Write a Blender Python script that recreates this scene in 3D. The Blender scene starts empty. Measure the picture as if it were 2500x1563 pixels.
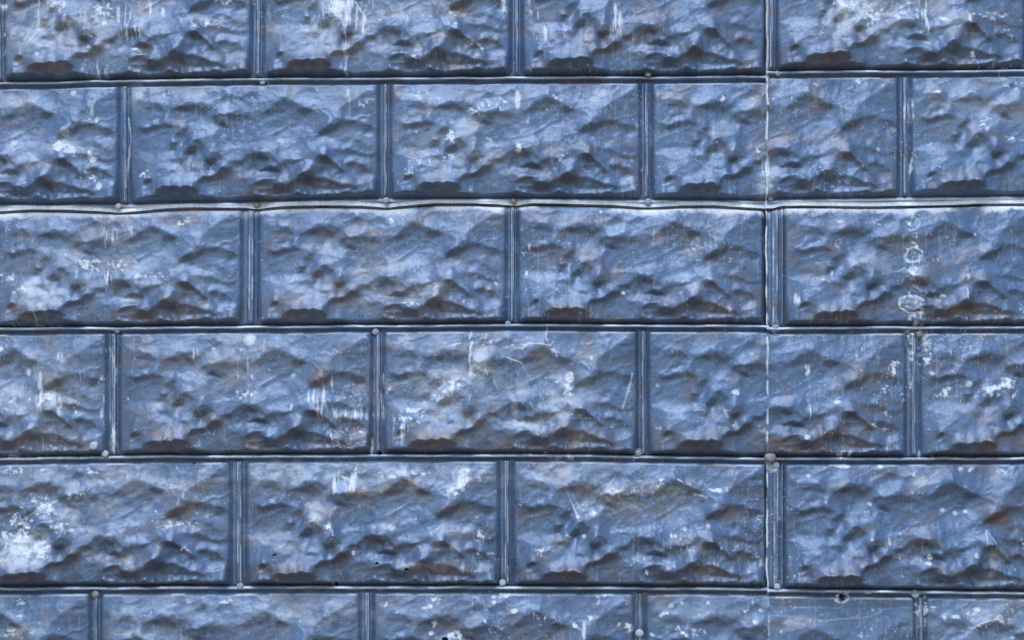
import bpy, math, random
import numpy as np
from mathutils import Vector, Euler

C = bpy.context.scene.collection
SC = bpy.context.scene

# ------------------------------------------------------------------ camera
CAM_LOC = Vector((0.05, -2.35, 1.50))
PITCH, YAW = math.radians(10.0), math.radians(2.5)
FPX = 3600.0                                   # focal length in photograph pixels
cam_d = bpy.data.cameras.new('camera')
cam_d.sensor_width = 36.0
cam_d.lens = FPX * 36.0 / 2500.0
cam_d.clip_start = 0.05
cam_d.clip_end = 2000
cam = bpy.data.objects.new('camera', cam_d)
cam.location = CAM_LOC
cam.rotation_euler = Euler((math.pi / 2 + PITCH, 0, YAW), 'XYZ')
C.objects.link(cam)
SC.camera = cam

# ------------------------------------------------------------------ sky, sun, exposure
SUN_EL, SUN_AZ = math.radians(56), math.radians(192)   # azimuth of the sun: 180 = straight in front of the wall
world = bpy.data.worlds.new('World')
SC.world = world
world.use_nodes = True
nt = world.node_tree
nt.nodes.clear()
sky = nt.nodes.new('ShaderNodeTexSky')
sky.sky_type = 'NISHITA'
sky.sun_disc = False
sky.sun_elevation = SUN_EL
sky.sun_rotation = SUN_AZ
sky.air_density = 1.6
sky.dust_density = 0.3
sky.ozone_density = 4.0
bg = nt.nodes.new('ShaderNodeBackground')
bg.inputs['Strength'].default_value = 0.15
wo = nt.nodes.new('ShaderNodeOutputWorld')
nt.links.new(sky.outputs[0], bg.inputs[0])
nt.links.new(bg.outputs[0], wo.inputs[0])
sd = bpy.data.lights.new('sun', 'SUN')
sd.energy = 1.9
sd.angle = math.radians(40)
sd.color = (1.0, 0.98, 0.95)
sun = bpy.data.objects.new('sun', sd)
d = Vector((math.sin(SUN_AZ) * math.cos(SUN_EL), math.cos(SUN_AZ) * math.cos(SUN_EL), math.sin(SUN_EL)))
sun.rotation_euler = d.to_track_quat('Z', 'Y').to_euler()
sun.location = (0, -3, 8)
C.objects.link(sun)
SC.view_settings.view_transform = 'Standard'
SC.view_settings.look = 'None'
SC.view_settings.gamma = 1.0
SC.view_settings.use_curve_mapping = False
SC.view_settings.exposure = 0.33

# ------------------------------------------------------------------ picture point -> wall plane (y = 0)
_R = np.array(cam.rotation_euler.to_matrix())
_L = np.array(CAM_LOC)
def wall(px, py):
    px = np.asarray(px, float); py = np.asarray(py, float)
    dx = (px - 1250.0) / FPX; dy = -(py - 781.5) / FPX
    dirs = (_R[:, 0][:, None] * dx.ravel() + _R[:, 1][:, None] * dy.ravel() - _R[:, 2][:, None])
    t = -_L[1] / dirs[1]
    return (_L[0] + t * dirs[0]).reshape(px.shape), (_L[2] + t * dirs[2]).reshape(px.shape)
PX = 0.00066                                   # metres of relief per photograph pixel

# ------------------------------------------------------------------ numpy noise
def _hash(ix, iy, seed):
    h = (ix.astype(np.int64) * 374761393 + iy.astype(np.int64) * 668265263 + seed * 1442695041) & 0xFFFFFFFF
    h = ((h ^ (h >> 13)) * 1274126177) & 0xFFFFFFFF
    h = (h ^ (h >> 16)) & 0xFFFFFFFF
    return h / 4294967295.0
def vnoise(x, y, seed):
    ix = np.floor(x); iy = np.floor(y)
    fx = x - ix; fy = y - iy
    fx = fx * fx * fx * (fx * (fx * 6 - 15) + 10); fy = fy * fy * fy * (fy * (fy * 6 - 15) + 10)
    a = _hash(ix, iy, seed); b = _hash(ix + 1, iy, seed); c = _hash(ix, iy + 1, seed); e = _hash(ix + 1, iy + 1, seed)
    return (a * (1 - fx) + b * fx) * (1 - fy) + (c * (1 - fx) + e * fx) * fy
def fbm(x, y, seed, octv=4, gain=0.5):
    s = 0; a = 1.0; t = 0
    for k in range(octv):
        s = s + a * vnoise(x * 2 ** k + 17.3 * k, y * 2 ** k - 9.1 * k, seed + k); t += a; a *= gain
    return s / t
def sstep(a, b, x):
    t = np.clip((x - a) / (b - a), 0, 1)
    return t * t * (3 - 2 * t)
def gblur(a, sx, sy):
    px, py = int(sx * 4) + 2, int(sy * 4) + 2
    A = np.pad(a, ((py, py), (px, px)), mode='edge')
    fy = np.fft.fftfreq(A.shape[0])[:, None]; fx = np.fft.rfftfreq(A.shape[1])[None, :]
    K = np.exp(-2 * math.pi ** 2 * (fx ** 2 * sx ** 2 + fy ** 2 * sy ** 2))
    B = np.fft.irfft2(np.fft.rfft2(A) * K, s=A.shape)
    return B[py:-py, px:-px]

# ------------------------------------------------------------------ the pressed rock-face relief of one block
# slope map: negative = face turned to the ground, positive = face turned to the sky
A = [
 (.45, [(60,80),(1613,80),(1613,200),(1380,240),(1150,280),(1040,340),(880,300),(600,360),(530,340),(300,330),(150,300)]),
 (.60, [(140,110),(520,130),(520,300),(430,320),(230,300),(140,260)]),
 (.55, [(200,580),(330,450),(540,370),(560,480),(480,560),(340,590)]),
 (.60, [(1050,440),(1200,320),(1400,290),(1390,400),(1250,450),(1100,460)]),
 (.65, [(770,640),(870,560),(1050,500),(1130,600),(1130,700),(1000,720),(880,760),(760,820),(680,880),(520,960),(420,1040),(280,1010),(120,950),(200,870),(400,900),(540,900),(660,860),(720,760)]),
 (.40, [(100,1050),(450,1030),(560,1060),(700,1100),(900,1160),(980,1170),(900,1300),(860,1340),(520,1320),(400,1260),(330,1200),(100,1330)]),
 (.50, [(1050,830),(1613,830),(1613,890),(1300,880),(1180,900)]),
 (.30, [(720,960),(900,930),(960,1050),(960,1100),(860,1100),(760,1080)]),
 (.60, [(980,1180),(1180,1080),(1250,1010),(1290,1090),(1120,1180),(940,1260),(880,1330)]),
 (-.5, [(240,370),(430,330),(520,380),(500,430),(360,420)]),
 (-.3, [(280,490),(400,460),(510,470),(480,510),(300,510)]),
 (-.5, [(600,390),(770,340),(850,320),(950,330),(1080,370),(1010,450),(960,500),(840,540),(700,530),(600,500)]),
 (-.8, [(690,390),(860,350),(1000,400),(950,450),(780,440)]),
 (-.5, [(1190,270),(1270,200),(1360,230),(1290,290)]),
 (-.25,[(1400,260),(1500,210),(1613,210),(1613,330),(1470,320)]),
 (-.35,[(170,610),(330,580),(440,590),(510,550),(600,590),(700,620),(790,710),(720,760),(680,860),(560,880),(400,870),(230,830),(150,750)]),
 (-.75,[(200,610),(300,585),(400,600),(500,560),(580,600),(480,640),(310,640)]),
 (-.65,[(600,700),(760,630),(770,740),(650,760)]),
 (-.75,[(560,800),(680,800),(640,870),(540,870)]),
 (-.5, [(1050,460),(1180,460),(1613,450),(1613,620),(1400,640),(1300,680),(1200,620),(1160,560),(1060,540)]),
 (-.6, [(1300,470),(1613,450),(1613,520),(1300,530)]),
 (-.85,[(1150,540),(1230,570),(1320,660),(1260,670)]),
 (-.12,[(1130,640),(1613,620),(1613,810),(1130,800)]),
 (-.65,[(720,920),(830,780),(920,770),(1020,850),(950,930),(830,950)]),
 (-.9, [(780,860),(880,850),(850,930),(760,920)]),
 (-.4, [(570,980),(700,970),(760,1020),(730,1080),(610,1060)]),
 (-.6, [(1000,1040),(1080,920),(1170,910),(1210,980),(1150,1070),(1060,1080)]),
 (-.95,[(1030,1020),(1140,1000),(1100,1080)]),
 (-.4, [(830,1150),(880,1110),(960,1130),(960,1165)]),
 (-.3, [(330,1200),(430,1120),(640,1140),(620,1230),(480,1260),(400,1330),(300,1330),(340,1260)]),
 (-.7, [(230,1260),(290,1210),(330,1240),(280,1290)]),
 (-.8, [(900,1310),(960,1230),(1120,1190),(1250,1110),(1340,1100),(1300,1180),(1150,1250),(1000,1290)]),
 (-.5, [(1300,1060),(1420,1030),(1520,920),(1613,910),(1613,1120),(1480,1110),(1340,1100)]),
 (-.85,[(1530,920),(1613,910),(1613,980),(1540,960)]),
 (-.85,[(1350,1050),(1430,1020),(1420,1080)]),
 (-.18,[(900,1330),(1000,1290),(1280,1190),(1400,1150),(1613,1250),(1613,1430),(1280,1430),(960,1440)]),
 (.45, [(1370,1170),(1613,1140),(1613,1240),(1480,1230)]),
 (-.9, [(420,1370),(520,1335),(800,1325),(900,1360),(940,1400),(900,1430),(400,1430)]),
 (-1., [(60,1490),(160,1450),(600,1435),(1000,1440),(1613,1440),(1613,1490)]),
]
B = [
 (.50, [(0,80),(1560,80),(1500,180),(1300,220),(1200,220),(1160,350),(1080,430),(900,420),(780,400),(620,360),(540,290),(330,280),(200,330),(0,340)]),
 (.45, [(0,810),(250,760),(350,720),(520,640),(700,560),(960,510),(960,570),(800,640),(700,700),(600,800),(400,830),(280,890),(130,920),(0,880)]),
 (.60, [(330,990),(480,890),(660,850),(800,760),(960,770),(1200,850),(1200,890),(1000,880),(850,900),(760,980),(740,1100),(620,1110),(520,1190),(460,1280),(320,1300),(420,1200),(540,1110),(600,1060),(580,990),(440,1000)]),
 (.75, [(0,1150),(380,1190),(340,1260),(280,1250),(150,1230),(0,1210)]),
 (.70, [(330,1300),(560,1140),(700,1120),(600,1190),(500,1280)]),
 (.45, [(1020,1020),(1170,1000),(1500,1010),(1530,1100),(1400,1080),(1200,1050),(1160,1180)]),
 (.45, [(1170,1250),(1500,1240),(1560,1180),(1560,1320),(1300,1330),(1120,1290)]),
 (.35, [(1200,690),(1500,700),(1500,760),(1250,750)]),
 (.15, [(1150,480),(1500,480),(1500,560),(1200,550)]),
 (-.3, [(0,220),(80,220),(90,290),(0,300)]),
 (-.4, [(0,440),(180,420),(200,540),(280,600),(0,640)]),
 (-.2, [(0,600),(240,620),(280,720),(120,780),(0,800)]),
 (-.5, [(180,420),(300,350),(440,290),(530,320),(620,370),(780,430),(700,470),(640,520),(560,560),(420,580),(260,550),(200,470)]),
 (-.7, [(190,420),(320,350),(480,300),(560,350),(420,420),(300,450),(200,470)]),
 (-.8, [(600,400),(780,430),(700,470),(600,450)]),
 (-.35,[(1130,420),(1190,330),(1340,330),(1550,340),(1550,470),(1300,470),(1150,500)]),
 (-.4, [(1330,230),(1450,190),(1530,190),(1540,250),(1370,270)]),
 (-.6, [(780,710),(840,650),(990,600),(1020,530),(1130,520),(1300,570),(1480,590),(1480,650),(1300,700),(1220,760),(1150,810),(1000,780),(880,740)]),
 (-.8, [(800,700),(880,640),(1000,600),(1100,560),(1100,640),(1000,680),(860,730)]),
 (-.25,[(600,830),(700,750),(760,740),(680,830)]),
 (-.4, [(1260,760),(1400,830),(1500,850),(1460,890),(1280,870)]),
 (-.4, [(1000,900),(1200,900),(1330,960),(1530,920),(1530,1000),(1340,990),(1150,990),(1020,980)]),
 (-.55,[(0,900),(120,940),(240,930),(330,1050),(370,1150),(200,1150),(80,1100),(0,1090)]),
 (-.95,[(70,950),(230,990),(210,1040),(100,1010)]),
 (-.95,[(100,1120),(240,1100),(370,1165),(250,1175)]),
 (-.5, [(340,1060),(450,1030),(600,1010),(540,1090),(450,1120),(390,1110)]),
 (-.3, [(600,990),(700,930),(770,930),(760,1000),(640,1060)]),
 (-.6, [(770,1130),(790,1010),(840,970),(930,980),(1000,1040),(1060,1120),(1160,1200),(1100,1210),(980,1200),(880,1150)]),
 (-1., [(830,1000),(870,980),(940,985),(1000,1050),(930,1070),(850,1050)]),
 (-.5, [(1180,1110),(1280,1080),(1400,1110),(1500,1190),(1440,1220),(1300,1190)]),
 (-.65,[(90,1300),(140,1260),(270,1260),(300,1320),(430,1330),(560,1280),(680,1200),(780,1180),(830,1240),(1000,1270),(1100,1310),(1280,1350),(1280,1390),(900,1370),(740,1350),(500,1400),(60,1390)]),
 (-1., [(560,1300),(680,1220),(780,1270),(720,1310)]),
 (-.9, [(300,1340),(430,1330),(430,1390),(310,1390)]),
 (-.3, [(0,1260),(90,1300),(60,1400),(0,1400)]),
 (-.25,[(780,1150),(880,1160),(1000,1210),(1150,1220),(1100,1290),(850,1240)]),
 (-1., [(0,1440),(1540,1430),(1560,1480),(0,1490)]),
]
SW, SH = 604, 276
gx, gy = np.meshgrid(np.arange(SW) + .5, np.arange(SH) + .5)
wx = gx + 12 * (fbm(gx / 34, gy / 34, 5) - .5) + 9 * (fbm(gx / 11, gy / 11, 6, 2) - .5)
wy = gy + 10 * (fbm(gx / 34, gy / 34, 7) - .5) + 9 * (fbm(gx / 11, gy / 11, 8, 2) - .5)
def raster(poly):
    ins = np.zeros(gx.shape, bool)
    n = len(poly)
    for i in range(n):
        x0, y0 = poly[i]; x1, y1 = poly[(i + 1) % n]
        if y0 == y1: continue
        cond = ((y0 <= wy) & (wy < y1)) | ((y1 <= wy) & (wy < y0))
        xi = x0 + (wy - y0) * (x1 - x0) / (y1 - y0)
        ins ^= cond & (wx < xi)
    return ins
def fall(m, length, down):
    n = int(length * 4); k = np.exp(-np.arange(n) / length); k /= k.sum()
    a = m if down else m[::-1]
    P = np.pad(a, ((n - 1, 0), (0, 0)), mode='edge')
    out = sum(k[j] * P[n - 1 - j:n - 1 - j + a.shape[0]] for j in range(n))
    return out if down else out[::-1]
S = np.full(gx.shape, .12)
for lst, ox in ((A, 310), (B, 615)):
    for val, pts in lst:
        pl = [((ox + x / 5.04) - 322, (195 + y / 5.04) - 211) for x, y in pts]
        m0 = gblur(raster(pl).astype(float), 1.8, 1.0)
        if max(p[1] for p in pl) - min(p[1] for p in pl) > 13:
            m = np.minimum(m0 * 1.2, np.maximum(fall(m0, 7, val > 0) * .55 + m0 * (.45 if val < 0 else .6), 0))
            # dark faces start crisp under a crest and fade out below; lit faces end crisp on the crest
            d_in = fall(1 - m0, 9, True) if val < 0 else fall(1 - m0, 9, False)
            m = m0 * (.55 + .75 * np.clip(d_in, 0, 1) ** .7)
            m = np.clip(m + .35 * fall(m0, 6, val < 0) * (1 - m0), 0, 1.15)
        else: m = m0
        S = S * (1 - np.clip(m, 0, 1)) + val * m
S = gblur(S, 1.6, 1.2)
# rough stone texture between the main features, its strokes rising to the right
rx, ry = (gx - gy * .5), (gy + gx * .42)
S = S + .16 - .42 * (gy / SH) ** 1.6
rid = 1 - np.abs(2 * fbm(rx / 34, ry / 17, 35, 3, .5) - 1) * 2.2
S = S * 1.18 + .42 * (fbm(rx / 46, ry / 22, 31, 4, .6) - .5) + .34 * (fbm(rx / 16, ry / 8, 41, 3) - .5) + .10 * (rid - .6)
S = S + .22 * (fbm(rx / 7, ry / 5, 51, 2) - .5)
S = np.where(S > 0, S * .66, -(.56 * np.abs(S) + 1.05 * np.abs(S) ** 2.6))
def dst2_solve(rhs, lam, eps):
    # (d2y + lam d2x - eps) H = rhs, H = 0 on the border
    h, w = rhs.shape
    E = np.zeros((2 * (h + 1), 2 * (w + 1)))
    E[1:h + 1, 1:w + 1] = rhs
    E[h + 2:, 1:w + 1] = -rhs[::-1]
    E[1:h + 1, w + 2:] = -rhs[:, ::-1]
    E[h + 2:, w + 2:] = rhs[::-1, ::-1]
    F = np.fft.fft2(E)
    ky = 2 * np.cos(2 * math.pi * np.fft.fftfreq(E.shape[0]))[:, None] - 2
    kx = 2 * np.cos(2 * math.pi * np.fft.fftfreq(E.shape[1]))[None, :] - 2
    H = np.fft.ifft2(F / (ky + lam * kx - eps)).real
    return H[1:h + 1, 1:w + 1]
# height rises downwards in the picture where the face is turned up
rhs = np.gradient(S, axis=0)
REL = dst2_solve(rhs, .16, .00012)
def crease(fx, fy, sd, p):
    q = fbm((rx + 16 * (fbm(gx / 30, gy / 30, sd + 9) - .5)) / fx, (ry + 16 * (fbm(gx / 30, gy / 30, sd + 19) - .5)) / fy, sd, 2, .4)
    return np.clip(1 - np.abs(2 * q - 1) * 1.9, 0, 1) ** p
REL = REL + 2.0 * crease(80, 42, 401, 2.2) + .8 * crease(40, 22, 431, 2.2) + .3 * crease(20, 13, 461, 2.)
REL = np.pad(REL, 1)
def relief(u, v):
    x = np.clip(u, 0, 1) * (REL.shape[1] - 1.001); y = np.clip(v, 0, 1) * (REL.shape[0] - 1.001)
    ix = x.astype(int); iy = y.astype(int); fx = x - ix; fy = y - iy
    return ((REL[iy, ix] * (1 - fx) + REL[iy, ix + 1] * fx) * (1 - fy)
            + (REL[iy + 1, ix] * (1 - fx) + REL[iy + 1, ix + 1] * fx) * fy)

# ------------------------------------------------------------------ layout read off the wall
SEAM = 1871.0
def seam_x(y):
    return SEAM - 2 + 3.0 * (fbm(y / 60., y * 0 + 3, 90, 3) - .5) * 2 + np.interp(y, [0, 500, 800, 1120, 1563], [1, -3, -1, 0, 3])
ROWJ = {   # vertical joints of each row: (right edge of a block, left edge of the next)
    0: [(-340,-310),(284,314),(914,946),(1550,1580),(2172,2204),(2800,2830)],
    1: [(-620,-590),(-14,14),(615,646),(1246,1276),(1870,1896),(2498,2526),(3120,3150)],
    2: [(-338,-308),(292,322),(925,956),(1562,1592),(2190,2222),(2826,2856)],
    3: [(-650,-620),(-32,-4),(590,634),(1235,1265),(1866,1914),(2532,2562),(3150,3180)],
    4: [(-366,-336),(262,296),(907,939),(1554,1583),(2207,2245),(2872,2902)],
    5: [(-700,-668),(-80,-50),(563,604),(1217,1254),(1872,1914),(2545,2578),(3200,3230)],
    6: [(-420,-386),(222,250),(878,914),(1546,1577),(2229,2258),(2905,2935)],
    7: [(-700,-668),(-100,-70),(550,590),(1214,1250),(1874,1914),(2560,2590),(3240,3270)],
}
ROWJ = {k: [(a + 4, b - 4) for a, b in v] for k, v in ROWJ.items()}
for _k in (1, 3, 5, 7):
    ROWJ[_k] = [((a - 4, b) if abs(a - 1871) < 15 else (a, b)) for a, b in ROWJ[_k]]
BND = {    # bead between row i and row i+1, left sheets and right sheets
    -1:([(-700,-420),(3300,-430)], [(-700,-420),(3300,-440)]),
    0: ([(-700,-100),(1871,-116)], [(1871,-122),(3300,-124)]),
    1: ([(-700,214),(0,207),(640,199),(1250,195),(1871,191)], [(1871,181),(2500,178),(3300,176)]),
    2: ([(-700,508),(0,506),(300,506),(600,500),(900,493),(1250,491),(1560,494),(1871,497)], [(1871,497),(2200,490),(2500,487),(3300,482)]),
    3: ([(-700,812),(0,806),(600,802),(1240,797),(1871,800)], [(1871,805),(2500,802),(3300,802)]),
    4: ([(-700,1130),(0,1123),(300,1118),(640,1116),(1300,1114),(1871,1123)], [(1871,1123),(2500,1122),(3300,1124)]),
    5: ([(-700,1446),(0,1439),(620,1436),(1260,1436),(1871,1440)], [(1871,1443),(2500,1450),(3300,1456)]),
    6: ([(-700,1774),(0,1768),(1871,1764)], [(1871,1766),(3300,1782)]),
    7: ([(-700,2100),(1871,2100)], [(1871,2100),(3300,2115)]),
}
def bnd(i, x, side):
    p = BND[i][side]
    return np.interp(x, [q[0] for q in p], [q[1] for q in p]) + 1.2 * (fbm(np.asarray(x) / 70., np.asarray(x) * 0 + i, 60 + i, 3) - .5) * 2
EDGE = [(-700,516),(-300,510),(0,518),(80,513),(160,514),(240,517),(288,520),(340,517.6),(400,512),(460,509),(600,509),(628,511),(700,505),(800,503),
        (880,504),(943,508),(1000,503),(1060,498),(1150,498),(1240,501.5),(1265,502),(1300,498),(1400,500),(1500,503),(1565,507),(1610,507),(1660,504),
        (1740,504),(1800,508),(1885,513),(1905,506),(1960,505.5),(2050,507),(2130,507.7),(2200,506),(2330,503),(2400,499.5),(2500,499),(3300,500)]
_ex = np.arange(-700, 3301.)
_ey = np.interp(_ex, [e[0] for e in EDGE], [e[1] for e in EDGE])
_k = np.exp(-np.linspace(-2.5, 2.5, 31) ** 2); _k /= _k.sum()
_ey = np.convolve(np.pad(_ey, 15, mode='edge'), _k, 'valid')
def lap_edge(x): return np.interp(x, _ex, _ey)

NAILS = [ # x, y, radius, stand-off, kind (p painted, w whitened, g bare grey)
    (643,205,7,3,'p'),(1582,187,7.5,9,'g'),(1898,182,7,3,'g'),
    (290,506,7,5,'w'),(627,501,7,2,'g'),(943,493,8,6,'p'),(1254,492,7,2,'g'),(1582,494,8,4,'p'),(1880,488,6,3,'p'),
    (288,808,7,2,'p'),(918,812,8,4,'p'),(1240,792,6.5,2,'p'),(1892,801,8.5,2,'p'),(2243,818,8,4,'g'),
    (238,1096,10,14,'w'),(259,1111,8,8,'w'),(1558,1109,8,4,'g'),(1878,1120,12.5,9,'g'),(1893,1137,8,2,'w'),
    (587,1432,8,4,'p'),(235,1452,8.5,4,'g'),(1227,1424,7.5,4,'w'),(1896,1433,7,5,'w'),(2232,1451,9,3,'w'),(1561,1547,8.5,6,'w'),
]
HOLES = [(927,1107,5,4),(822,1425.5,5,5),(2054,1458,6,7),(678,1356,4.5,1.8),(925,1377,4.5,1.8),(997,1391,5,1.8),(475,1132,2.5,2.5),(1088,1561,6,4)]
PITS = [(288,506),(627,501),(943,493),(1254,492),(1582,494)]

def common(px, py):
    """oil-canning of the thin sheet, nail dimples and punctures"""
    h = 15.0 * (fbm(px / 420., py / 300., 71, 2) - .5) + 4. * (fbm(px / 120., py / 90., 75, 2) - .5)
    for (x, y, r, s, k) in NAILS:
        q = ((px - x) ** 2 + (py - y) ** 2) / (r * 1.9) ** 2
        m = q < 9
        if m.any(): h = h - np.where(m, 3.2 * np.exp(-q), 0)
    for (x, y, a, b) in HOLES:
        q = ((px - x) / a) ** 2 + ((py - y) / b) ** 2
        m = q < 6
        if m.any(): h = h - np.where(m, 26 * (1 - sstep(.5, 1.5, q)), 0) + np.where(m, 1.5 * np.exp(-(q - 2.2) ** 2 * 2), 0)
    return h
def sheet_off(px, py, side, low):
    """how far the sheet stands off the wall: upper sheets lap over lower ones, right over left"""
    o = np.zeros(np.shape(px))
    if side: o = o + 2.0 + 3.0 * np.exp(-np.maximum(px - SEAM, 0) / 9.)
    else:    o = o - 2.0 * np.exp(-np.maximum(SEAM - px, 0) / 30.)
    if not low:
        t = py - (lap_edge(px) - 22)
        bulge = 8.5 + 4.0 * (lap_edge(px) * 0 + fbm(px / 90., px * 0, 77, 2) - .5)
        for (nx, ny) in PITS: bulge = bulge - 6.0 * np.exp(-((px - nx) / 26.) ** 2)
        o = o + bulge * np.clip(t / 22., 0, 1.2) ** 1.6
    else:
        t = py - lap_edge(px)
        o = o - 12.0 * np.exp(-np.maximum(t, 0) / 4.5)
    return o
def bead(t):           # t: -1..1 across a horizontal joint strip
    return 9.0 * np.where(t < .12, np.clip(1 - ((t - .12) / .95) ** 2, 0, 1), np.clip(1 - ((t - .12) / .50) ** 2, 0, 1) ** .6) - 1.6 * np.exp(-((t - .78) / .16) ** 2) - 9.0 * np.exp(-((t + .93) / .15) ** 2)
def vbead(t, wide):
    b = 6.5 * np.clip(1 - (np.clip((t - .10) / .44, -1, 1)) ** 2, 0, 1) ** .7
    b = b - 1.6 * np.exp(-((t - .12) / .09) ** 2)
    return b - 2.2 * np.exp(-((t + .62) / .22) ** 2) - 3.6 * np.exp(-((t - .64) / .14) ** 2)

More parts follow.
